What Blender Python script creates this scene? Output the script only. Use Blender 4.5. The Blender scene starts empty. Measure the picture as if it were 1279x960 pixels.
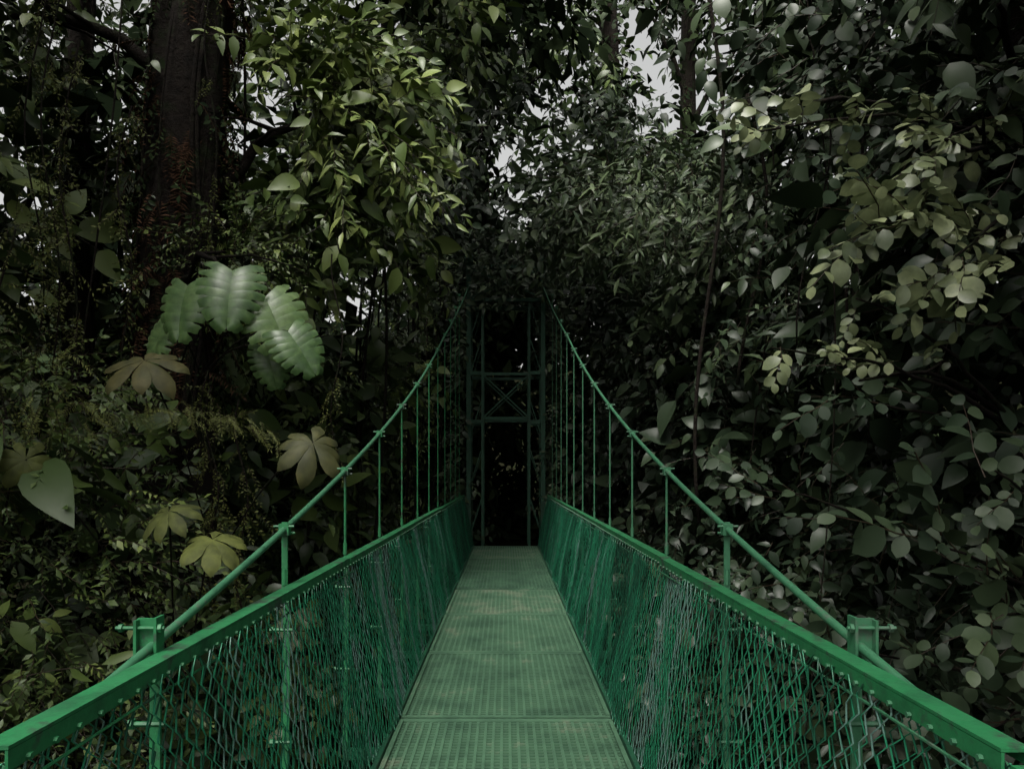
import bpy, math, random
import numpy as np
from mathutils import Vector
random.seed(7); rng=np.random.default_rng(11)
S=bpy.context.scene
# ------------------------------------------------------------ helpers
def link(o,parent=None):
    S.collection.objects.link(o)
    if parent: o.parent=parent
    return o
def empty(name):
    return link(bpy.data.objects.new(name,None))
def mesh_obj(name,co,loops,totals,mat,parent=None,tint=None,flat=True):
    me=bpy.data.meshes.new(name)
    co=np.asarray(co,dtype=np.float32).reshape(-1,3)
    loops=np.asarray(loops,dtype=np.int32).ravel(); totals=np.asarray(totals,dtype=np.int32).ravel()
    me.vertices.add(len(co)); me.vertices.foreach_set('co',co.ravel())
    me.loops.add(len(loops)); me.loops.foreach_set('vertex_index',loops)
    me.polygons.add(len(totals)); st=np.concatenate([[0],np.cumsum(totals)[:-1]]).astype(np.int32)
    me.polygons.foreach_set('loop_start',st)
    me.update(calc_edges=True)
    if flat: me.shade_flat()
    else: me.shade_smooth()
    if tint is not None:
        a=me.attributes.new('tint','FLOAT','POINT'); a.data.foreach_set('value',np.asarray(tint,dtype=np.float32))
    me.materials.append(mat)
    return link(bpy.data.objects.new(name,me),parent)
class MB:
    def __init__(s): s.v=[];s.l=[];s.t=[];s.n=0
    def add(s,co,faces):
        co=np.asarray(co,float).reshape(-1,3); s.v.append(co)
        for f in faces: s.l.extend([i+s.n for i in f]); s.t.append(len(f))
        s.n+=len(co)
    def box(s,a,b,rot=None):
        x0,y0,z0=a;x1,y1,z1=b
        c=[(x0,y0,z0),(x1,y0,z0),(x1,y1,z0),(x0,y1,z0),(x0,y0,z1),(x1,y0,z1),(x1,y1,z1),(x0,y1,z1)]
        s.add(c,[(3,2,1,0),(4,5,6,7),(0,1,5,4),(1,2,6,5),(2,3,7,6),(3,0,4,7)])
    def beam(s,p,q,w,h,up=(0,0,1)):
        p=np.array(p,float);q=np.array(q,float);d=q-p;L=np.linalg.norm(d);d/=L
        up=np.array(up,float)
        if abs(d@up)>.98: up=np.array([0,1.,0])
        x=np.cross(d,up);x/=np.linalg.norm(x);z=np.cross(x,d)
        c=[]
        for e in (p,q):
            for sx,sz in ((-1,-1),(1,-1),(1,1),(-1,1)): c.append(e+x*sx*w/2+z*sz*h/2)
        s.add(c,[(0,1,2,3),(7,6,5,4),(0,4,5,1),(1,5,6,2),(2,6,7,3),(3,7,4,0)])
    def tube(s,pts,r,n=8,cap=True,lump=0):
        pts=np.asarray(pts,float);m=len(pts);r=np.broadcast_to(np.asarray(r,float),(m,))
        T=np.gradient(pts,axis=0);T/=np.linalg.norm(T,axis=1)[:,None]+1e-9
        ref=np.array([0,0,1.]) if abs(T[0][2])<.8 else np.array([0,1.,0])
        a=np.linspace(0,2*math.pi,n,endpoint=False);co=[]
        ph=rng.random(4)*6
        for i in range(m):
            x=np.cross(T[i],ref);x/=np.linalg.norm(x)+1e-9;y=np.cross(T[i],x)
            rr=r[i]*(1+lump*(np.sin(a*3+ph[0]+i*.15)*.5+np.sin(a*5+ph[1]-i*.2)*.35+np.sin(a*9+ph[2]+i*.5)*.2+.3*rng.standard_normal(n)*.3)) if lump else np.full(n,r[i])
            co.append(pts[i]+np.outer(np.cos(a)*rr,x)+np.outer(np.sin(a)*rr,y))
        F=[]
        for i in range(m-1):
            for j in range(n):
                k=(j+1)%n;F.append((i*n+j,i*n+k,(i+1)*n+k,(i+1)*n+j))
        if cap: F.append(tuple(range(n-1,-1,-1)));F.append(tuple((m-1)*n+j for j in range(n)))
        s.add(np.concatenate(co),F)
    def cyl(s,p,q,r,n=8): s.tube([p,q],r,n)
    def obj(s,name,mat,parent=None,flat=True,tint=None):
        return mesh_obj(name,np.concatenate(s.v),s.l,s.t,mat,parent,tint,flat)
_g=rng.random((32,32,32))
def vnoise(P,f=1.0,off=0.):
    P=(np.asarray(P)*f+off)%31.0; i=np.floor(P).astype(int);t=P-i;t=t*t*(3-2*t);j=(i+1)%32
    r=0
    for a in (0,1):
        for b in (0,1):
            for c in (0,1):
                w=(t[:,0] if a else 1-t[:,0])*(t[:,1] if b else 1-t[:,1])*(t[:,2] if c else 1-t[:,2])
                r=r+w*_g[(j if a else i)[:,0],(j if b else i)[:,1],(j if c else i)[:,2]]
    return r
# ------------------------------------------------------------ materials
def newmat(name):
    m=bpy.data.materials.new(name);m.use_nodes=True;nt=m.node_tree
    return m,nt,nt.nodes['Principled BSDF'],nt.nodes['Material Output']
def ramp(nt,stops,fac):
    r=nt.nodes.new('ShaderNodeValToRGB');e=r.color_ramp.elements
    while len(e)<len(stops): e.new(.5)
    for k,(p,c) in zip(e,stops): k.position=p;k.color=(*c,1)
    nt.links.new(fac,r.inputs[0]);return r.outputs[0]
def noise(nt,scale,detail=4,rough=.6,vec=None):
    n=nt.nodes.new('ShaderNodeTexNoise');n.inputs['Scale'].default_value=scale;n.inputs['Detail'].default_value=detail;n.inputs['Roughness'].default_value=rough
    if vec is None:
        tc=nt.nodes.new('ShaderNodeTexCoord');vec=tc.outputs['Object']
    nt.links.new(vec,n.inputs['Vector']);return n.outputs['Fac']
def leafmat(name,stops,rough=.42,trans=.25,spec=.5,diffuse=False,mottle=0):
    m,nt,b,out=newmat(name)
    at=nt.nodes.new('ShaderNodeAttribute');at.attribute_name='tint'
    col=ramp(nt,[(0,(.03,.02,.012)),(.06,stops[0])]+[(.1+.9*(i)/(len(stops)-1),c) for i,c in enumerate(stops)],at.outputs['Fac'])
    if mottle:
        mx=nt.nodes.new('ShaderNodeMix');mx.data_type='RGBA';mx.blend_type='MULTIPLY';mx.inputs[0].default_value=1
        nt.links.new(col,mx.inputs[6])
        nt.links.new(ramp(nt,[(.3,(.55,.55,.45)),(.7,(1.2,1.15,1.0))],noise(nt,mottle,4)),mx.inputs[7]);col=mx.outputs[2]
    if diffuse:
        df=nt.nodes.new('ShaderNodeBsdfDiffuse');nt.links.new(col,df.inputs[0]);nt.links.new(df.outputs[0],out.inputs[0]);return m
    nt.links.new(col,b.inputs['Base Color'])
    b.inputs['Roughness'].default_value=rough;b.inputs['Specular IOR Level'].default_value=spec
    if trans>0:
        tr=nt.nodes.new('ShaderNodeBsdfTranslucent');nt.links.new(col,tr.inputs[0])
        ms=nt.nodes.new('ShaderNodeMixShader');ms.inputs[0].default_value=trans
        nt.links.new(b.outputs[0],ms.inputs[1]);nt.links.new(tr.outputs[0],ms.inputs[2]);nt.links.new(ms.outputs[0],out.inputs[0])
    return m
M_left=leafmat('leaf_olive_green',[(.013,.025,.01),(.033,.058,.017),(.08,.12,.03),(.2,.245,.07)],trans=0,spec=.4)
M_right=leafmat('leaf_grey_green',[(.011,.021,.012),(.022,.038,.02),(.048,.072,.036),(.11,.15,.07)],trans=0,spec=.35)
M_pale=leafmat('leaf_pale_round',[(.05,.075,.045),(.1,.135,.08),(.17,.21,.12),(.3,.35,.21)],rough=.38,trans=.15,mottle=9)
M_dark=leafmat('leaf_deep_shade',[(.009,.015,.009),(.016,.025,.013),(.028,.041,.019),(.048,.068,.03)],diffuse=True)  # dark leaf tone with the deep shade painted into its colour
M_moss=leafmat('leaf_fern_moss',[(.04,.05,.014),(.065,.08,.02),(.1,.12,.03),(.15,.17,.045)],rough=.7,trans=0,spec=.3,mottle=13)
M_brown=leafmat('leaf_dry_brown',[(.02,.013,.01),(.04,.024,.016),(.068,.037,.024),(.11,.065,.04)],diffuse=True)
M_mon=leafmat('leaf_monstera',[(.035,.075,.032),(.06,.12,.045),(.1,.17,.068),(.14,.22,.09)],rough=.36,trans=.1,mottle=14,spec=.45)
M_dry=leafmat('leaf_palmate_olive',[(.03,.036,.014),(.05,.055,.02),(.075,.072,.028),(.095,.088,.035)],rough=.6,trans=.1,mottle=12,spec=.3)
def bark():
    m,nt,b,out=newmat('mossy_bark')
    c=ramp(nt,[(.25,(.005,.005,.004)),(.5,(.014,.01,.008)),(.62,(.014,.02,.008)),(.8,(.035,.028,.02))],noise(nt,3.5,8,.7))
    nt.links.new(c,b.inputs['Base Color']);b.inputs['Roughness'].default_value=.95;b.inputs['Specular IOR Level'].default_value=.15
    bp=nt.nodes.new('ShaderNodeBump');bp.inputs['Strength'].default_value=1.;bp.inputs['Distance'].default_value=.08
    nt.links.new(noise(nt,11,6,.7),bp.inputs['Height']);nt.links.new(bp.outputs[0],b.inputs['Normal']);return m
M_bark=bark()
def paint(name,c1,c2,rust,rough=.45,wear=.62,scale=9,tint=False,bump=True):
    m,nt,b,out=newmat(name)
    n=noise(nt,scale,6,.7)
    if tint:
        at=nt.nodes.new('ShaderNodeAttribute');at.attribute_name='tint'
        ma=nt.nodes.new('ShaderNodeMath');ma.operation='ADD';nt.links.new(n,ma.inputs[0]);nt.links.new(at.outputs['Fac'],ma.inputs[1]);n=ma.outputs[0]
    c=ramp(nt,[(.3,c2),(.5,c1),(wear,c1),(min(.99,wear+.08),rust)],n)
    nt.links.new(c,b.inputs['Base Color'])
    b.inputs['Roughness'].default_value=rough
    if bump:
        r=nt.nodes.new('ShaderNodeMapRange');nt.links.new(noise(nt,25,4),r.inputs[0]);r.inputs[3].default_value=rough-.1;r.inputs[4].default_value=rough+.3
        nt.links.new(r.outputs[0],b.inputs['Roughness'])
        bp=nt.nodes.new('ShaderNodeBump');bp.inputs['Strength'].default_value=.35;bp.inputs['Distance'].default_value=.004
        nt.links.new(noise(nt,60,5),bp.inputs['Height']);nt.links.new(bp.outputs[0],b.inputs['Normal'])
    return m
M_rail=paint('green_paint_rail',(.01,.125,.042),(.005,.05,.02),(.02,.042,.027),scale=6,wear=.53)
M_cable=paint('green_paint_cable',(.025,.115,.055),(.01,.055,.028),(.05,.09,.06),wear=.55)
M_tower=paint('green_paint_tower',(.005,.055,.026),(.004,.025,.014),(.012,.025,.015))  # darker copy of the green paint, tower's shade put into the colour
M_deck=paint('worn_green_grating',(.055,.125,.072),(.026,.068,.04),(.115,.16,.105),rough=.55,wear=.55,scale=2.4,tint=True,bump=False)
M_wire=paint('fence_wire_paint',(.012,.145,.072),(.006,.055,.03),(.085,.165,.14),rough=.4,wear=.6,scale=2.6,tint=True,bump=False)
M_black=paint('dark_steel',(.015,.02,.018),(.01,.012,.012),(.03,.03,.03))
# ------------------------------------------------------------ bridge (deck top z=0, bridge runs along +Y)
BR=empty('suspension_bridge')
Y0,Y1=-2.6,16.6
DW=.69; RX=.93; RZ=1.1
GR=MB();BM=MB();gt=[]
panel=1.83;y=Y0+.25
while y<Y1-.05:
    ye=min(y+panel,Y1);a=y+.014;b=ye-.014
    tilt=rng.uniform(-.006,.006);n0=GR.n
    nb=int(2*DW/.05)
    for i in range(nb+1):
        x=-DW+.01+i*(2*DW-.02)/nb
        GR.box((x-.0085,a,-.028+tilt),(x+.0085,b,-.002+tilt))
    yy=a+.02
    while yy<b-.01:
        GR.box((-DW+.006,yy-.006,-.024+tilt),(DW-.006,yy+.006,-.005+tilt));yy+=.045
    GR.box((-DW+.004,a,-.03+tilt),(DW-.004,a+.03,.004+tilt));GR.box((-DW+.004,b-.05,-.03+tilt),(DW-.004,b,.003+tilt))
    for xx in (-DW+.003,DW-.03): GR.box((xx,a+.035,-.031),(xx+.027,b-.055,.0065))
    gt+=[rng.uniform(-.14,.07)]*(GR.n-n0);y=ye
GR.obj('deck_grating',M_deck,BR,tint=gt)
hang=[2.12+1.27*i for i in range(-3,12)]
for h in hang:
    if h<Y1: BM.box((-.995,h-.025,-.15),(.995,h+.025,-.09))
y=Y0+.3
while y<Y1: BM.box((-DW,y-.015,-.08),(DW,y+.015,-.04));y+=.61
for sx in (-1,1):
    BM.box((min(sx*(DW+.003),sx*(DW+.03)),Y0,-.1),(max(sx*(DW+.003),sx*(DW+.03)),Y1,.03))
BM.obj('deck_beams',M_tower,BR)
def cz(d): return 1.6-.8+.13*d+.0095*d*d
for sx,side in ((-1,'left'),(1,'right')):
    R=MB();B=MB()
    ys=[Y0,1.38]+[1.38+3.05*i for i in range(1,5)]+[Y1]
    for a,b in zip(ys[:-1],ys[1:]):
        dz=rng.uniform(-.006,.006);dx=rng.uniform(-.005,.005)
        if b<=1.4: dz=-.035;dx=sx*.012
        x0=sx*RX+dx
        R.beam((x0,a+.004,RZ+dz),(x0,b-.004,RZ+dz+.003),.058,.007)
        R.beam((x0-sx*.0255,a+.004,RZ-.024+dz),(x0-sx*.0255,b-.004,RZ-.021+dz),.006,.038)
        R.beam((x0+sx*.0255,a+.004,RZ-.017+dz),(x0+sx*.0255,b-.004,RZ-.014+dz),.006,.026)
        yy=a+.06
        while yy<b:
            B.cyl((x0-sx*.029,yy,RZ-.034+dz),(x0-sx*.038,yy,RZ-.034+dz),.007,6);yy+=.085
    R.obj('top_rail_'+side,M_rail,BR)
    for t in (.0,.97):
        xx=sx*(DW+.012+(RX-.04-DW)*t+.008);zz=.02+(RZ-.07)*t
        n=40;yy=np.linspace(Y0,Y1,n)
        B.tube(np.stack([np.full(n,xx),yy,zz+.006*np.sin(yy*3+t*9)],1),.004 if t else .007,5)
    for h in hang:
        if h>Y1: continue
        B.beam((sx*.985,h,-.12),(sx*(RX+.045),h,RZ-.01),.03,.008,up=(0,1,0))
        B.beam((sx*.985,h+.016,-.12),(sx*(RX+.045),h+.016,RZ-.01),.008,.03,up=(0,1,0))
        for zz in (.4,.9):
            B.cyl((sx*.95,h,zz),(sx*1.05,h,zz),.008,6); B.cyl((sx*1.035,h,zz),(sx*1.05,h,zz),.015,6)
        c=cz(h);xc=sx*.985
        if c<RZ+.09:
            zt=RZ+.07
            if h>1.5:
                B.box((min(xc-sx*.015,xc+sx*.04),h-.004,RZ-.05),(max(xc-sx*.015,xc+sx*.04),h+.004,zt+.025))
                B.box((min(xc-sx*.022,xc-sx*.014),h-.025,RZ-.05),(max(xc-sx*.022,xc-sx*.014),h+.025,zt+.03))
                B.box((min(xc+sx*.034,xc+sx*.042),h-.025,RZ-.05),(max(xc+sx*.034,xc+sx*.042),h+.025,zt+.022))
                B.cyl((xc-sx*.04,h-.014,zt),(xc+sx*.095,h-.014,zt),.0055,8)
                B.cyl((xc+sx*.075,h-.014,zt),(xc+sx*.085,h-.014,zt),.012,6)
                B.cyl((xc-sx*.034,h-.014,zt),(xc-sx*.024,h-.014,zt),.013,6)
        else:
            if h<4: B.beam((xc,h,RZ-.03),(xc,h,c+.03),.026,.01,up=(0,1,0))
            else: B.cyl((xc,h,RZ-.03),(xc,h,c),.0075,7)
            B.box((xc-.022,h-.022,c-.028),(xc+.022,h+.022,c+.022))
            B.cyl((xc-.045,h-.015,c+.012),(xc+.045,h-.015,c+.012),.006,6)
            B.cyl((xc-.035,h+.02,c-.02),(xc+.04,h+.02,c-.02),.006,6)
            B.cyl((xc,h,RZ),(xc,h,RZ+.07),.012,7)
    B.obj('hangers_'+side,M_rail if sx<0 else M_cable,BR)
    C=MB();yy=np.linspace(Y0,17.15,60)
    C.tube(np.stack([np.full(60,sx*.985)-sx*np.clip(yy-12,0,9)*.03,yy,cz(yy)],1),.0135,10)
    C.obj('main_cable_'+side,M_cable,BR,flat=False)
    # two overlapping layers of chain-link, one interlocking zig-zag wire per column
    L=[];cnt=0;co=[];wt=[]
    for layer,(p,hs,rw,xo) in enumerate(((.045,.036,.0029,0.),(.062,.045,.0026,.014))):
        nz=int((RZ-.06)/hs)+1;nw=int((Y1-Y0)/p);j=np.arange(nz)
        stripe=np.convolve(rng.normal(0,1,nw+6),np.ones(3)/3,'same')
        for w in range(nw):
            yw=Y0+w*p;t=j/(nz-1)
            s=yw+p/2*1.07*np.where((j+w)%2==0,1,-1)+rng.normal(0,.003,nz)+.014*np.sin(t*6+yw*2.3+layer*2)
            sag=.014*math.sin(yw*4.9)+.012*np.sin(yw*2.1+t*5)
            x=sx*(DW+.02+(RX-.03-DW-.02)*t+sag+xo+np.where((j+w)%2==0,.004,-.004)+rng.normal(0,.002,nz))
            P=np.stack([x,s,.015+t*(RZ-.045)],1)
            off=np.array([[rw,0,0],[0,rw,0],[-rw,0,0],[0,-rw,0]])
            co.append((P[:,None,:]+off[None]).reshape(-1,3))
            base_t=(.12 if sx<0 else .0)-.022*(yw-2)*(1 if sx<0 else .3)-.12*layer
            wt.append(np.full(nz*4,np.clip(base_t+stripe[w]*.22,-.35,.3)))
            base=cnt+np.arange(nz-1)*4
            for q in range(4):
                r=(q+1)%4
                L.append(np.stack([base+q,base+r,base+4+r,base+4+q],1))
            cnt+=nz*4
    L=np.concatenate(L)
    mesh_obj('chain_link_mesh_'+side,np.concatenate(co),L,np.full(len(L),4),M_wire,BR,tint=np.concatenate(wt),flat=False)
K=MB()
for sx in (-1,1):
    K.box((sx*.96-.04,1.30,RZ-.11),(sx*.96+.04,1.385,RZ-.045))
K.obj('rail_splice_box',M_black,BR)
# far tower
T=MB();TY=17.2
for ty in (TY,TY+.9):
    for sx in (-1,1):
        T.box((sx*.84-.05,ty-.05,-.3),(sx*.84+.05,ty+.05,6.35))
        T.box((sx*.53-.025,ty-.025,-.1),(sx*.53+.025,ty+.025,5.42))
    for z in (6.25,5.5,3.85,2.75):
        T.box((-.787,ty-.035,z-.04),(-.558 if z<5 else .787,ty+.035,z+.04))
        if z<5: T.box((.558,ty-.035,z-.04),(.787,ty+.035,z+.04))
    T.box((-.497,ty-.02,3.8),(.497,ty+.02,3.86));T.box((-.497,ty-.02,2.8),(.497,ty+.02,2.86))
    T.beam((-.49,ty+.005,2.87),(.49,ty+.005,3.79),.025,.03);T.beam((.49,ty-.03,2.87),(-.49,ty-.03,3.79),.025,.03)
    T.beam((-.77,ty+.01,5.57),(.77,ty+.01,6.18),.03,.035);T.beam((.77,ty-.03,5.57),(-.77,ty-.03,6.18),.03,.035)
    for z in (.3,1.4,2.5,3.9,4.7):
        for sx in (-1,1): T.beam((sx*.78,ty,z),(sx*.56,ty,z+.7),.02,.02)
for sx in (-1,1):
    for z in (1.,2.75,3.85,5.5,6.25): T.box((sx*.84-.03,TY+.055,z-.03),(sx*.84+.03,TY+.845,z+.03))
    for z in (1.05,2.8,3.9): T.beam((sx*.84,TY+.07,z),(sx*.84,TY+.83,z+1.),.025,.025)
    T.box((sx*.84-.17,TY-.17,-.7),(sx*.84+.17,TY+1.1,-.31))
    T.cyl((sx*.84-.1,TY,6.4),(sx*.84+.1,TY,6.4),.11,12)
T.obj('tower',M_tower,BR)
# ------------------------------------------------------------ terrain
def ss(x,a,b):
    t=np.clip((x-a)/(b-a),0,1);return t*t*(3-2*t)
def ground(x,y):
    r=-6.5+5.9*ss(y,12.5,17)*(1) +ss(np.abs(x),4,22)*6.5*(1-ss(y,12.5,17)*.4)
    r+=ss(np.hypot(x,y),28,90)*14
    r+=.5*np.sin(x*.7+1)*np.cos(y*.6)*ss(np.abs(x),1.5,4)
    return r
n=181;u=np.linspace(-1,1,n);g=np.sign(u)*(np.abs(u)**2.2)*400
X,Y=np.meshgrid(g,g+5);Z=ground(X,Y)
idx=np.arange(n*n).reshape(n,n);F=np.stack([idx[:-1,:-1],idx[:-1,1:],idx[1:,1:],idx[1:,:-1]],-1).reshape(-1,4)
m,nt,b,out=newmat('forest_floor')
nt.links.new(ramp(nt,[(.3,(.006,.006,.004)),(.5,(.012,.012,.007)),(.65,(.013,.02,.008)),(.8,(.025,.022,.014))],noise(nt,1.7,9,.7)),b.inputs['Base Color']);b.inputs['Roughness'].default_value=1;b.inputs['Specular IOR Level'].default_value=.0
mesh_obj('ground',np.stack([X,Y,Z],-1),F,np.full(len(F),4),m,flat=False)
# ------------------------------------------------------------ openings in the canopy (shafts of open air that let the sky in)
ORI=np.array([0,0,1.6])
GAPS=[(.23,.535,.07),(.18,.58,.035),(.285,.49,.03),(-.345,.465,.05),(-.31,.42,.022),(-.213,.245,.048),(-.215,.18,.028),(.01,.4,.02),(-.655,.47,.035),(.64,.6,.03),(-.18,.6,.018),(-.065,.45,.01),(-.57,.6,.02),(.4,.6,.015),(.08,.52,.008),(-.42,.6,.016)]
def open_air(P,sc):
    Q=P-ORI;t=np.maximum(Q[:,1],.1);nz_=.4+1.2*vnoise(P,1.6,13.)
    out=np.zeros(len(P),bool)
    for gx,gz,r in GAPS:
        d=np.hypot(Q[:,0]/t-gx,Q[:,2]/t-gz)*t
        out|=d<(r*t*nz_+.17*sc)
    return out&(rng.random(len(P))<.93)
# ------------------------------------------------------------ leaf templates
def leaf(L,W,shape='lance',fold=.25,curl=.3,seg=3):
    ts=np.linspace(0,1,seg+1)
    if shape=='lance': w=np.sin(np.pi*ts**.8)**.9
    elif shape=='round': w=np.clip(np.sin(np.pi*ts**1.05),0,1)**.55
    else: w=np.sin(np.pi*ts**.6)
    v=[(0,0,0)];f=[]
    for i in range(1,seg):
        h=w[i]*W/2;x=ts[i]*L;z=-curl*L*ts[i]**2
        v+= [(x,0,z),(x,h,z+fold*h),(x,-h,z+fold*h)]
    v.append((L,0,-curl*L));T_=len(v)-1
    f.append((0,1,2));f.append((0,3,1))
    for i in range(seg-2):
        a=1+3*i;b_=a+3
        f.append((a,b_,b_+1,a+1));f.append((a,a+2,b_+2,b_))
    a=1+3*(seg-2);f.append((a,T_,a+1));f.append((a,a+2,T_))
    return np.array(v,float),f
def rotm(yaw,pitch,roll):
    cy,sy,cp,sp,cr,sr=math.cos(yaw),math.sin(yaw),math.cos(pitch),math.sin(pitch),math.cos(roll),math.sin(roll)
    Rz=np.array([[cy,-sy,0],[sy,cy,0],[0,0,1]]);Ry=np.array([[cp,0,sp],[0,1,0],[-sp,0,cp]]);Rx=np.array([[1,0,0],[0,cr,-sr],[0,sr,cr]])
    return Rz@Ry@Rx
def spray(Ls,nl,L,W,shape,seg,droop=.4,yaw=55,fold=.25,curl=.3,twig=True,rnd=1.):
    V=[];Lp=[];T=[];ti=[];n=0
    def tw(t): return np.array([Ls*t,.04*Ls*math.sin(t*5),-droop*Ls*t*t])
    if twig:
        r=.004
        tt=np.linspace(0,1,4);P=np.array([tw(t) for t in tt])
        co=np.concatenate([[p+np.array([0,r*(1-.6*t),0]),p+np.array([0,-r*(1-.6*t),0]),p+np.array([0,0,-r*1.6])] for p,t in zip(P,tt)])
        V.append(co);ti+= [0.]*len(co)
        for i in range(3):
            for q in range(3):
                s_=(q+1)%3;Lp+= [i*3+q,i*3+s_,i*3+3+s_,i*3+3+q];T.append(4)
        n=len(co)
    for i in range(nl):
        t=.12+.88*i/(nl-1)
        sgn=1 if i%2 else -1
        yw=math.radians(yaw+rng.uniform(-18,18)*rnd)*sgn*(1-.75*(i==nl-1))
        sc=rng.uniform(.6,1.25)*(1-.25*abs(t-.5))
        v,f=leaf(L*sc,W*sc*rng.uniform(.85,1.1),shape,fold+rng.uniform(-.1,.1),curl+rng.uniform(-.2,.3),seg)
        Rm=rotm(yw,rng.uniform(-.25,.65)*rnd+.1,rng.uniform(-.7,.7)*rnd)
        V.append(v@Rm.T+tw(t));tv=rng.uniform(.15,1)
        ti+=[tv]*len(v)
        for q in f: Lp+=[z+n for z in q];T.append(len(q))
        n+=len(v)
    return np.concatenate(V),np.array(Lp),np.array(T),np.array(ti)
TP={}
TP['lance']=[spray(.5,9,.17,.052,'lance',3,droop=.35) for _ in range(6)]
TP['broad']=[spray(.5,8,.18,.09,'lance',4,droop=.3,yaw=60) for _ in range(7)]
TP['big']=[spray(.5,4,.34,.2,'lance',6,droop=.5,yaw=50,curl=.35) for _ in range(7)]
TP['round']=[spray(.42,8,.135,.1,'round',5,droop=.2,yaw=62,curl=.15,fold=.15) for _ in range(8)]
TP['small']=[spray(.42,13,.075,.036,'lance',2,droop=.4) for _ in range(4)]
TP['fern']=[spray(.45,27,.1,.022,'lance',2,droop=.55,yaw=75,curl=.2,rnd=.4) for _ in range(3)]
TP['far']=[spray(.8,11,.28,.13,'lance',2,droop=.4,twig=False) for _ in range(5)]
def instance(name,groups,mat,parent=None,gaps=True):
    CO=[];LO=[];TO=[];TI=[];base=0
    for kind,P,D,U,Sc,it in groups:
        P=np.asarray(P,float);D=np.asarray(D,float);U=np.asarray(U,float);n_=len(P)
        if n_==0: continue
        Sc=np.broadcast_to(Sc,(n_,));it=np.broadcast_to(it,(n_,))
        if gaps:
            kp=~open_air(P,Sc);P,D,U,Sc,it=P[kp],D[kp],U[kp],Sc[kp],it[kp];n_=len(P)
            if n_==0: continue
        D=D/np.linalg.norm(D,axis=1)[:,None]
        yv=np.cross(U,D);yv/=np.linalg.norm(yv,axis=1)[:,None]+1e-9;zv=np.cross(D,yv)
        R=np.stack([D,yv,zv],-1)*Sc[:,None,None]
        which=rng.integers(0,len(TP[kind]),n_)
        for k,(v,lp,tt,tv) in enumerate(TP[kind]):
            s=which==k;m_=s.sum()
            if m_==0: continue
            co=np.einsum('nij,vj->nvi',R[s],v)+P[s][:,None,:]
            CO.append(co.reshape(-1,3));LO.append((lp[None]+base+(np.arange(m_)*len(v))[:,None]).ravel())
            TO.append(np.tile(tt,m_))
            t2=np.where(tv[None]<=0,0,np.clip(.08+.92*(tv[None]*.5+it[s][:,None]*.5),.1,1));TI.append(t2.ravel())
            base+=m_*len(v)
    if not CO: return
    return mesh_obj(name,np.concatenate(CO),np.concatenate(LO),np.concatenate(TO),mat,parent,np.concatenate(TI),flat=False)
def unit(n_): 
    v=rng.standard_normal((n_,3));return v/np.linalg.norm(v,axis=1)[:,None]
LIGHT=np.array([0,-.55,.8])
def blob(kind,c,r,n_,scale=1.,tint=.5,toward=.5,upb=.8):
    c=np.array(c,float);r=np.array(r,float)
    u_=unit(n_);rad=rng.random(n_)**.45
    P=c+u_*rad[:,None]*r*(1+.35*(vnoise(u_*2+c,1.3)[:,None]-.5))
    D=u_*.8+np.array([-np.sign(c[0])*.4,-toward,-.25])+rng.normal(0,.35,(n_,3))
    U=LIGHT*upb+rng.normal(0,.4,(n_,3))+u_*.25
    return (kind,P,D,U,scale*rng.uniform(.65,1.25,n_),np.clip(tint+rng.normal(0,.22,n_),0,1))
# ------------------------------------------------------------ forest walls either side of the gorge
def halfw(y): return np.interp(y,[-4,3,6,9,12,15,18,22],[5.,4.3,3.9,3.7,3.2,2.5,1.9,1.8])
def wall(sx,n_,kinds,zmin=-5.5,zmax=12,off=0.,depth=2.4,thr=.36,y0=2.5,y1=22,sc=1.,low_shade=.5):
    y=rng.uniform(y0,y1,n_*3);z=rng.uniform(zmin,zmax,n_*3)
    q=np.stack([np.full_like(y,sx*5.),y,z],1)
    b1=vnoise(q,.45,3.3+sx);b2=vnoise(q,1.1,9.1+sx)
    bulge=(b1-.5)*2.8+(b2-.5)*1.6
    lean=np.clip(z-7,0,20)*.05
    x=halfw(y)+off-bulge*.8-lean*.6+rng.random(len(y))**1.6*depth+.25
    if sx<0: x=x+1.9*ss(z,1.6,3.)*ss(y,4.5,6)*(1-ss(y,9.3,10.3))      # clear around the big left trunk
    dens=.2+1.4*b2*b1*2
    hi=1-.7*ss(z,6,10)
    x=np.maximum(x,1.7-ss(z,6,9)*.4)
    keep=(b2+.5*b1>thr)&(rng.random(len(y))<dens*hi)&(z>ground(sx*x,y)-.2)
    x,y,z,b2k=x[keep][:n_],y[keep][:n_],z[keep][:n_],b2[keep][:n_]
    P=np.stack([sx*x,y,z],1);m_=len(P)
    D=np.array([-sx*.6,-.35,-.15])+rng.normal(0,.6,(m_,3))
    U=np.array([-sx*.35,-.5,.85])+rng.normal(0,.45,(m_,3))
    reg=vnoise(P,.35,20.)+rng.normal(0,.07,m_);gs=[];e=np.linspace(0,1,len(kinds)+1)
    r_=np.argsort(np.argsort(reg))/max(1,m_)
    ti=b2k*1.3-.2-low_shade*(1-ss(z,.5,5.))+rng.normal(0,.18,m_)  # leaf tint darkens towards the ground, painting in the shade low down
    for i,kd in enumerate(kinds):
        s=(r_>=e[i])&(r_<=e[i+1])
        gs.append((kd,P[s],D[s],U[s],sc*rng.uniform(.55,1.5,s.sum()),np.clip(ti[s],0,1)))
    return gs
instance('rainforest_foliage',wall(-1,5000,['small','lance','broad','fern','big','lance','broad'],sc=1.25,thr=.46,low_shade=.3),M_left)
instance('rainforest_foliage',wall(1,4300,['broad','lance','round','big','small','broad','lance'],sc=1.25,thr=.49,low_shade=.6),M_right)
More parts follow.
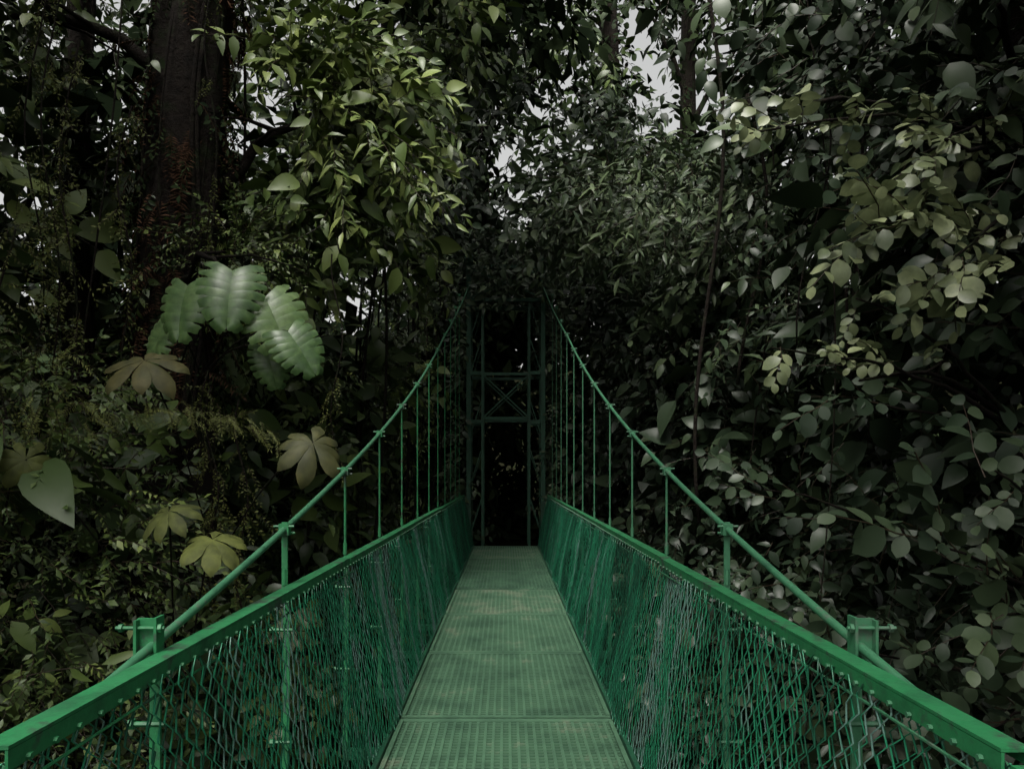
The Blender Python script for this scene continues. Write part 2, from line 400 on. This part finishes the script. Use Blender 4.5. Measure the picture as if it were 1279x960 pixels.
instance('shaded_foliage',wall(-1,1900,['far'],off=2.1,depth=3.,thr=0,zmax=12,y1=26,sc=1.8)+wall(1,2100,['far'],off=1.9,depth=3.5,thr=0,zmax=13,y1=26,sc=1.8),M_dark)
# canopy arching over the far end of the bridge and the exit
n_=1900
yy=rng.uniform(13.5,25,n_);ang=rng.uniform(-1.35,1.35,n_)
rad=np.interp(yy,[13.5,16,19,25],[8.2,7,5.6,4.2])+rng.random(n_)**1.5*2.2
P=np.stack([np.sin(ang)*rad*.62,yy,1.2+np.cos(ang)*rad],1)
k=vnoise(P,.6,2.)>np.interp(yy,[13.5,17],[.55,.25]);P=P[k];m_=len(P)
instance('added_shade_canopy',[('broad',P,np.array([0,-.5,-.45])+rng.normal(0,.5,(m_,3)),np.array([0,-.5,.8])+rng.normal(0,.4,(m_,3)),rng.uniform(1.1,2.1,m_),np.clip(vnoise(P,.9,7.)+rng.normal(0,.15,m_)-.1,0,1))],M_right)
# leaf clumps added above the view to shade slopes, bridge end and tower
instance('added_shade_canopy',[blob('far',(2.6,.2,9.),(2.1,2.0,.6),170,1.9,.4),blob('far',(4.6,3.,9.5),(1.8,2.,.6),80,1.8,.4),blob('far',(-5.6,1.2,9.),(1.7,2.2,.6),110,1.8,.4),
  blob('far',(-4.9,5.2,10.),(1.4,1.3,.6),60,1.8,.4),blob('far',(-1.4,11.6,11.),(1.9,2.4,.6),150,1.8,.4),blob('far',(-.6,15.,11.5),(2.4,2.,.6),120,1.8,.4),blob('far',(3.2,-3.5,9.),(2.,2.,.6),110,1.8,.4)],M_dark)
# foliage bank closing the far end
n_=3300
P=np.stack([rng.uniform(-17,19,n_),rng.uniform(20.5,33,n_),rng.uniform(-2,21,n_)],1)
v=vnoise(P,.28,4.)+.35*vnoise(P,.9,8.)
keep=(v>.5+.22*ss(P[:,2],9,17))|(P[:,2]<10)
keep&=~((abs(P[:,0])<.9)&(P[:,1]<25)&(P[:,2]<3.5))
P=P[keep];m_=len(P)
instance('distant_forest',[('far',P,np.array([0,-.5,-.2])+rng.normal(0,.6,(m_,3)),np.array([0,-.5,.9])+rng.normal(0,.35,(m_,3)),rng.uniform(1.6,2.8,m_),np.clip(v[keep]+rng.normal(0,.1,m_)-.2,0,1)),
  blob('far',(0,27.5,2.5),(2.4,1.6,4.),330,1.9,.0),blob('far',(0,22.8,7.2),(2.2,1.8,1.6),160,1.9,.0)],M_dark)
# ------------------------------------------------------------ trees
def tree(base,top,r0,r1,limbs,crown,mat,climb=()):
    E=empty('rainforest_tree');W=MB();m_=44
    t=np.linspace(0,1,m_)[:,None];base=np.array(base,float);top=np.array(top,float)
    P=base*(1-t)+top*t;P[:,0]+=.12*np.sin(t[:,0]*7+base[0]);P[:,1]+=.1*np.cos(t[:,0]*5)
    rr=r0+(r1-r0)*t[:,0];rr*=1+.5*np.exp(-t[:,0]*14)
    W.tube(P,rr,20,lump=.24)
    for (tz,end,rl) in limbs:
        i=int(np.argmin(abs(P[:,2]-tz)));a=P[i];e=np.array(end,float);s=np.linspace(0,1,9)[:,None]
        mid=(a+e)/2+np.array([0,0,.35+.1*np.linalg.norm(e-a)])
        Q=(1-s)**2*a+2*s*(1-s)*mid+s*s*e+rng.normal(0,.03,(9,3))
        W.tube(Q,np.linspace(rl,rl*.25,9),8,lump=.1)
        for k in range(3):
            q=Q[4+k];d=unit(1)[0]*.9;d[2]=abs(d[2])*.3
            W.tube([q,q+d*.5,q+d+np.array([0,0,-.15])],[rl*.35,rl*.2,rl*.08],5)
    for k in range(int(r0*26)):
        a0=rng.uniform(0,6.28);tw_=rng.uniform(-2,2);s=np.linspace(rng.uniform(0,.4),rng.uniform(.6,1),24)
        an=a0+tw_*s+.25*np.sin(s*20+a0);rx=np.interp(s,t[:,0],rr)*1.12
        W.tube(np.stack([np.interp(s,t[:,0],P[:,0])+np.cos(an)*rx,np.interp(s,t[:,0],P[:,1])+np.sin(an)*rx,np.interp(s,t[:,0],P[:,2])],1),rng.uniform(.01,.035),5)
    W.obj('trunk',M_bark,E,flat=False)
    for kd,n2,cm,z0,z1,sc,th in climb:
        z=rng.uniform(z0,z1,n2);a=rng.uniform(0,6.28,n2)
        px=np.interp(z,P[:,2],P[:,0]);py=np.interp(z,P[:,2],P[:,1]);pr=np.interp(z,P[:,2],rr)
        o=np.stack([np.cos(a),np.sin(a),np.zeros(n2)],1)
        nn=vnoise(np.stack([np.cos(a)+base[0],np.sin(a),z],1),1.1,5.+sc)
        k=nn>th;PP=np.stack([px,py,z],1)+o*(pr*.95)[:,None]
        instance('climber',[(kd,PP[k],(o*.6+np.array([0,0,-.7])+rng.normal(0,.3,(n2,3)))[k],(o*.8+np.array([0,0,.4]))[k],sc*rng.uniform(.6,1.2,k.sum()),rng.random(k.sum()))],cm,E,gaps=False)
    if crown: instance('crown',[blob(*c[:5],**c[5]) if len(c)>5 else blob(*c) for c in crown],mat,E)
    return E
tree((-4.0,9.2,-5.5),(-3.75,9.3,13),.5,.38,[(4.5,(-2.2,9.6,6.2),.1),(6,(-5.8,8.6,6.8),.1),(7.5,(-1.6,10.6,8.3),.1),(3.4,(-2.7,7.2,3.6),.06)],
 [('broad',(-2.4,10.,6.5),(1.0,1.,1.4),190,1.6,dict(tint=.9)),('big',(-2.3,9.8,6.),(1.1,.9,1.4),60,1.1,dict(tint=1.)),('broad',(-2.4,10.2,4.9),(.9,.8,.9),120,1.5,dict(tint=.85)),('lance',(-1.8,9.6,5.8),(.8,.8,1.1),100,1.3,dict(tint=.95)),
  ('broad',(-6.0,8.6,6.6),(1.0,1.,1.1),120,1.4,dict(tint=.5)),('small',(-3.0,8.6,4.),(.7,.6,.6),130,1.1,dict(tint=.7)),
  ('broad',(-1.9,11.5,8.4),(1.4,1.2,1.),140,1.6,dict(tint=.7))],M_left,[('fern',520,M_brown,2.5,9.5,1.1,.4),('small',360,M_dark,-2,9.5,1.3,.3),('broad',90,M_left,1,9,.9,.5)])
tree((-5.6,10.,-5),(-5.3,9.8,13),.19,.14,[(7,(-6.5,9.5,8),.05)],None,M_left,[('small',160,M_dark,-1,9,1.1,.35)])
tree((-1.45,21,-1),(-1.35,21,18),.62,.42,[(9,(-3.2,20,11.5),.14),(10,(1.2,20,12.2),.12)],
 [('broad',(-2.6,19.5,11.5),(2.2,1.6,1.5),200,1.8,dict(tint=.45)),('broad',(1.2,19.5,13.),(2.4,1.6,1.6),180,1.8,dict(tint=.4))],M_left,[('broad',650,M_dark,0,17,1.9,.25)])
tree((3.3,23,-1),(3.0,23,19),.32,.22,[(8,(4.8,21,9.5),.1),(11,(1.8,21.5,12.5),.1)],
 [('broad',(4.9,20.6,9.3),(2.0,1.4,1.1),180,1.6,dict(tint=.5))],M_right,[('broad',220,M_dark,1,17,1.7,.3)])
tree((5.6,24,-1),(5.9,24,20),.3,.18,[(12,(7.5,23,15),.1),(13,(4.,23,16),.1)],None,M_right,[('broad',120,M_dark,1,17,1.7,.4)])
tree((6.4,8.4,-5.2),(5.8,8.8,13),.3,.22,[(3.5,(3.1,5.3,3.9),.05),(4.5,(2.3,6.,4.5),.06),(6.5,(3.8,8.,7.5),.08),(1.5,(2.6,5.6,2.3),.04),(5,(4.4,6.8,5.8),.07)],
 [('round',(4.2,8.,6.6),(1.7,1.2,1.1),200,1.4,dict(tint=.35)),('round',(4.4,7.,4.5),(1.2,.9,.9),110,1.25,dict(tint=.3)),
  ('lance',(2.6,13.,6.1),(1.9,1.3,.8),250,1.5,dict(tint=1.)),('broad',(1.5,14.5,6.5),(1.0,1.0,.7),130,1.3,dict(tint=1.))],M_right)
# pale, light-catching branches of large-leaved shrubs leaning over the gorge
def shrub(specs,mat):
    E=empty('broadleaf_shrub');W=MB();g=[]
    for a,b,ns,sc,tn in specs:
        a=np.array(a);b=np.array(b);s=np.linspace(0,1,10)[:,None];mid=(a+b)/2+np.array([0,0,.35])
        Q=(1-s)**2*a+2*s*(1-s)*mid+s*s*b+rng.normal(0,.015,(10,3));W.tube(Q,np.linspace(.022,.006,10),6)
        tt=np.sort(1-rng.random(ns)**1.3*.6);tt[-1]=1
        PP=np.stack([np.interp(tt,s[:,0],Q[:,k]) for k in range(3)],1)+rng.normal(0,.04,(ns,3))
        d=(b-a)/np.linalg.norm(b-a)
        g.append(('round',PP,d+rng.normal(0,.55,(ns,3))+np.array([0,-.1,-.05]),np.array([0,-.6,.75])+rng.normal(0,.35,(ns,3)),sc*rng.uniform(.75,1.15,ns),np.clip(tn+rng.normal(0,.15,ns),0,1)))
    W.obj('branches',M_bark,E,flat=False);instance('leaves',g,mat,E)
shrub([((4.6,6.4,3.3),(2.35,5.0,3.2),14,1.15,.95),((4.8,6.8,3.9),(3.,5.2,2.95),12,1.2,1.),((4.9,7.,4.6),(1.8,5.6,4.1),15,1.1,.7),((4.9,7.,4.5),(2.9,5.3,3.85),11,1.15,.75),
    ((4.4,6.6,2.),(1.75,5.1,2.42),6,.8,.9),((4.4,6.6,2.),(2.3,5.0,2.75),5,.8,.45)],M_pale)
shrub([((4.6,6.,.2),(2.6,4.8,1.15),8,1.4,.5),((4.6,6.,.0),(2.9,4.6,.75),8,1.4,.5),((4.8,6.2,.6),(3.1,4.8,1.6),7,1.35,.3),((4.8,6.2,.2),(1.9,5.6,1.5),6,1.2,.25),((4.8,6.2,-.6),(2.4,5.6,.3),7,1.3,.15),((4.8,6.2,-.6),(3.2,5.,-.1),7,1.4,.15),((4.8,6.8,1.6),(2.6,6.2,2.2),7,1.2,.1)],M_right)  # lower shrub: leaf tints dimmed so the shade is in their colour
instance('small_leaf_bush',[blob('small',(-3.7,6.3,.2),(.9,1.,1.9),330,1.1,.5),blob('small',(-4.2,6.8,2.2),(.8,.9,.7),150,1.1,.5),blob('broad',(-3.0,8.,-.4),(.9,.9,1.2),90,1.1,.1)],M_left)
s=np.linspace(0,1,70);PP=np.stack([-3.3+1.5*s,6.2-.3*s,2.05+.12*np.sin(s*3)-.15*s],1)+rng.normal(0,.04,(70,3))
instance('mossy_fern_branch',[('fern',PP,np.array([.5,-.3,-.5])+rng.normal(0,.5,(70,3)),np.array([0,-.5,.8])+rng.normal(0,.3,(70,3)),rng.uniform(.2,.38,70),rng.random(70)),
  blob('fern',(-3.5,6.,2.2),(.4,.4,.4),35,.5,.6)],M_moss)
# moss-hung vines in front of the left bank
E=empty('mossy_hanging_vine');W=MB();g=[]
for (x,y,z0,z1) in ((-3.9,6.8,5.5,1.6),(-4.3,7.2,6.4,2.),(-3.5,7.,5.,2.3),(-2.5,7.2,2.3,.2),(-2.7,7.,2.4,.4),(-2.9,7.4,2.6,.3),(-4.7,7.6,6.6,2.4),(-3.1,8.,6.8,3.4),(-2.0,9.,4.2,1.6),(-4.1,6.2,3.6,.8)):
    m_=16;t=np.linspace(0,1,m_);Q=np.stack([x+.08*np.sin(t*9+x),y+.06*np.cos(t*7),z0+(z1-z0)*t],1);W.tube(Q,.009,5)
    k=int((z0-z1)*16);tt=rng.random(k);PP=np.stack([np.interp(tt,t,Q[:,q]) for q in range(3)],1)+rng.normal(0,.03,(k,3))
    g.append(('small',PP,np.array([0,-.2,-.8])+rng.normal(0,.5,(k,3)),np.array([0,-.7,.5])+rng.normal(0,.4,(k,3)),rng.uniform(.35,.75,k),rng.random(k)*.7))
W.obj('stems',M_bark,E,flat=False);instance('moss_leaves',g,M_moss,E)
# ------------------------------------------------------------ big leaves
def monstera(L,W):
    nl=7;V=[];F=[]
    def P(t,u):
        prof=(math.sin(math.pi*min(1,.16+.84*t)**.9))**.55 if t<1 else 0.05
        x=L*t-(.3*L*(abs(u)**1.3))*(1-t)+.12*L*abs(u)*t
        return (x,u*W/2*prof,-.3*L*t*t-.3*L*abs(u)**2+.2*L*abs(u))
    for sg in (-1,1):
        for i in range(nl):
            t0=i/nl;t1=(i+1)/nl;tm=(t0+t1)/2;gp=.13/nl*rng.uniform(.3,1.7);b0=len(V)
            for u,g_ in ((0,0),(.3,0),(.62,.0),(.76,gp*.9),(.9,gp*1.1),(1.0,gp*1.9)):
                a_=P(t0+g_,sg*u);c_=P(t1-g_,sg*u);b_=list(P(tm,sg*u));b_[2]+=.024*L*u
                V.extend([a_,tuple(b_),c_])
            for k in range(5):
                q=b0+3*k;F+=[(q,q+1,q+4,q+3),(q+1,q+2,q+5,q+4)]
    return np.array(V),F
def palmate(L,nl=8):
    V=[(0,0,0)];F=[]
    for i in range(nl):
        a=math.radians(-150+300*i/(nl-1))+rng.normal(0,.06);l=L*(1-.3*abs(a)/2.6)*rng.uniform(.85,1.12)
        pts=[(.4,.46),(.62,.46),(.82,.34),(.94,.18)];dr=rng.uniform(.25,.6)
        b0=len(V)
        for r,ww in pts:
            for sg in (-1,0,1):
                an=a+sg*ww*.8;zz=-dr*l*r*r+(.05*L if sg==0 else 0)
                V.append((l*r*math.cos(an),l*r*math.sin(an),zz+.002*i))
        V.append((l*math.cos(a),l*math.sin(a),-dr*1.15*l))
        F+=[(0,b0,b0+1),(0,b0+1,b0+2)]
        for k in range(3):
            q=b0+3*k;F+=[(q,q+3,q+4,q+1),(q+1,q+4,q+5,q+2)]
        q=b0+9;F+=[(q,q+3,q+1),(q+1,q+3,q+2)]
    return np.array(V),F
def bigplant(name,kind,leaves,root,mat):
    E=empty(name);Lf=MB();St=MB();ti=[]
    for pos,d,u_,sz in leaves:
        v,f=(monstera(sz,sz*1.15) if kind=='m' else palmate(sz))
        d=np.array(d,float);d/=np.linalg.norm(d);u_=np.array(u_,float);y=np.cross(u_,d);y/=np.linalg.norm(y);z=np.cross(d,y)
        R=np.stack([d,y,z],1);Lf.add(v@R.T+np.array(pos),f)
        ti+=list(np.clip(random.uniform(.3,.9)+rng.normal(0,.12,len(v)),.15,1))
        a=np.array(root,float)+rng.normal(0,.1,3);p=np.array(pos,float);s=np.linspace(0,1,8)[:,None]
        mid=(a+p)/2+np.array([0,0,.35]);Q=(1-s)**2*a+2*s*(1-s)*mid+s*s*p
        St.tube(Q,.008,6)
    St.obj('stems',M_bark,E,flat=False);Lf.obj('leaves',mat,E,flat=False,tint=ti)
bigplant('monstera_plant','m',[((-2.72,6.5,3.2),(-.15,-.35,-.8),(-.25,-1,.5),.46),((-2.3,6.4,3.3),(.05,-.45,-.75),(.2,-.8,.8),.5),((-2.06,6.5,3.1),(.45,-.3,-.75),(.35,-1,.5),.54),
  ((-1.82,6.35,2.78),(.5,-.2,-.6),(-.1,-.7,.9),.4),((-3.0,6.7,2.9),(-.3,-.2,-.6),(-.4,-.9,.5),.34),((-2.1,6.7,2.7),(.2,-.2,-.8),(0,-.9,.5),.34)],(-3.5,8.6,2.7),M_mon)
bigplant('cecropia_sapling','p',[((-1.42,5.6,1.82),(.3,-.4,-.6),(.5,-.8,.4),.3),((-2.9,6.1,2.5),(.3,-.4,-.3),(0,-.5,.9),.38)],(-3.0,7.6,.6),M_dry)
bigplant('cecropia_sapling','p',[((-2.48,5.6,1.32),(-.3,-.5,-.4),(-.4,-.7,.6),.28),((-2.12,5.5,1.12),(.4,-.5,-.3),(.4,-.7,.6),.3),((-3.6,5.7,1.7),(0,-.3,-.8),(.6,-.8,.4),.26)],(-3.0,7.0,-.4),M_moss)
LI=MB()
for i in range(40):
    sx=random.choice((-1,-1,1));y=random.uniform(8,20);x=sx*(float(halfw(y))+random.uniform(-.5,1.0));z0=random.uniform(7,12);z1=random.uniform(-3,4)
    m_=14;t=np.linspace(0,1,m_);LI.tube(np.stack([x+.25*np.sin(t*random.uniform(2,7)),y+.2*np.cos(t*4)+0*t,z0+(z1-z0)*t],1),random.uniform(.008,.03),5)
LI.obj('liana',M_bark,flat=False)
# climbers on the far tower
n2=230;z=rng.uniform(-.2,6.6,n2);sd=rng.choice([-1,1],n2)
PP=np.stack([sd*(.88+rng.random(n2)*.35),TY+rng.uniform(-.3,1.,n2),z],1)
tp=np.stack([rng.uniform(-.95,.95,150),TY+rng.uniform(-.4,1.,150),rng.uniform(5.8,7.2,150)],1);PP=np.concatenate([PP,tp]);m_=len(PP)
instance('tower_climber_vine',[('broad',PP,rng.normal(0,.5,(m_,3))+np.array([0,-.3,-.7]),rng.normal(0,.3,(m_,3))+np.array([0,-.7,.6]),rng.uniform(.6,1.3,m_),rng.random(m_))],M_right)
# ------------------------------------------------------------ light
w=bpy.data.worlds.new('World');S.world=w;w.use_nodes=True;nt=w.node_tree
sky=nt.nodes.new('ShaderNodeTexSky');sky.sky_type='NISHITA';sky.sun_disc=False
el,az=math.radians(60),math.radians(200)
sky.sun_elevation=el;sky.sun_rotation=az;sky.dust_density=7;sky.air_density=1.
hs=nt.nodes.new('ShaderNodeHueSaturation');hs.inputs['Saturation'].default_value=.12;hs.inputs['Value'].default_value=1.6
mx=nt.nodes.new('ShaderNodeMix');mx.data_type='RGBA';mx.blend_type='MULTIPLY';mx.inputs[0].default_value=1;mx.inputs[7].default_value=(1,.99,.94,1)
nt.links.new(sky.outputs[0],hs.inputs['Color']);nt.links.new(hs.outputs[0],mx.inputs[6]);bg=nt.nodes['Background'];nt.links.new(mx.outputs[2],bg.inputs[0]);bg.inputs[1].default_value=.15
sl=bpy.data.lights.new('sun','SUN');sl.energy=3.;sl.angle=math.radians(20);sl.color=(1,.97,.9)
so=link(bpy.data.objects.new('sun',sl))
d=Vector((math.sin(az)*math.cos(el),math.cos(az)*math.cos(el),math.sin(el)))
so.rotation_euler=d.to_track_quat('Z','Y').to_euler()
# ------------------------------------------------------------ camera
c=bpy.data.cameras.new('camera');c.lens=26.74;c.sensor_width=36;c.shift_x=.006;c.shift_y=.086;c.clip_end=1500;c.clip_start=.05
co=link(bpy.data.objects.new('camera',c));co.location=(0,0,1.6);co.rotation_euler=(math.radians(90),0,0);S.camera=co
S.view_settings.view_transform='Standard';S.view_settings.look='None';S.view_settings.exposure=0
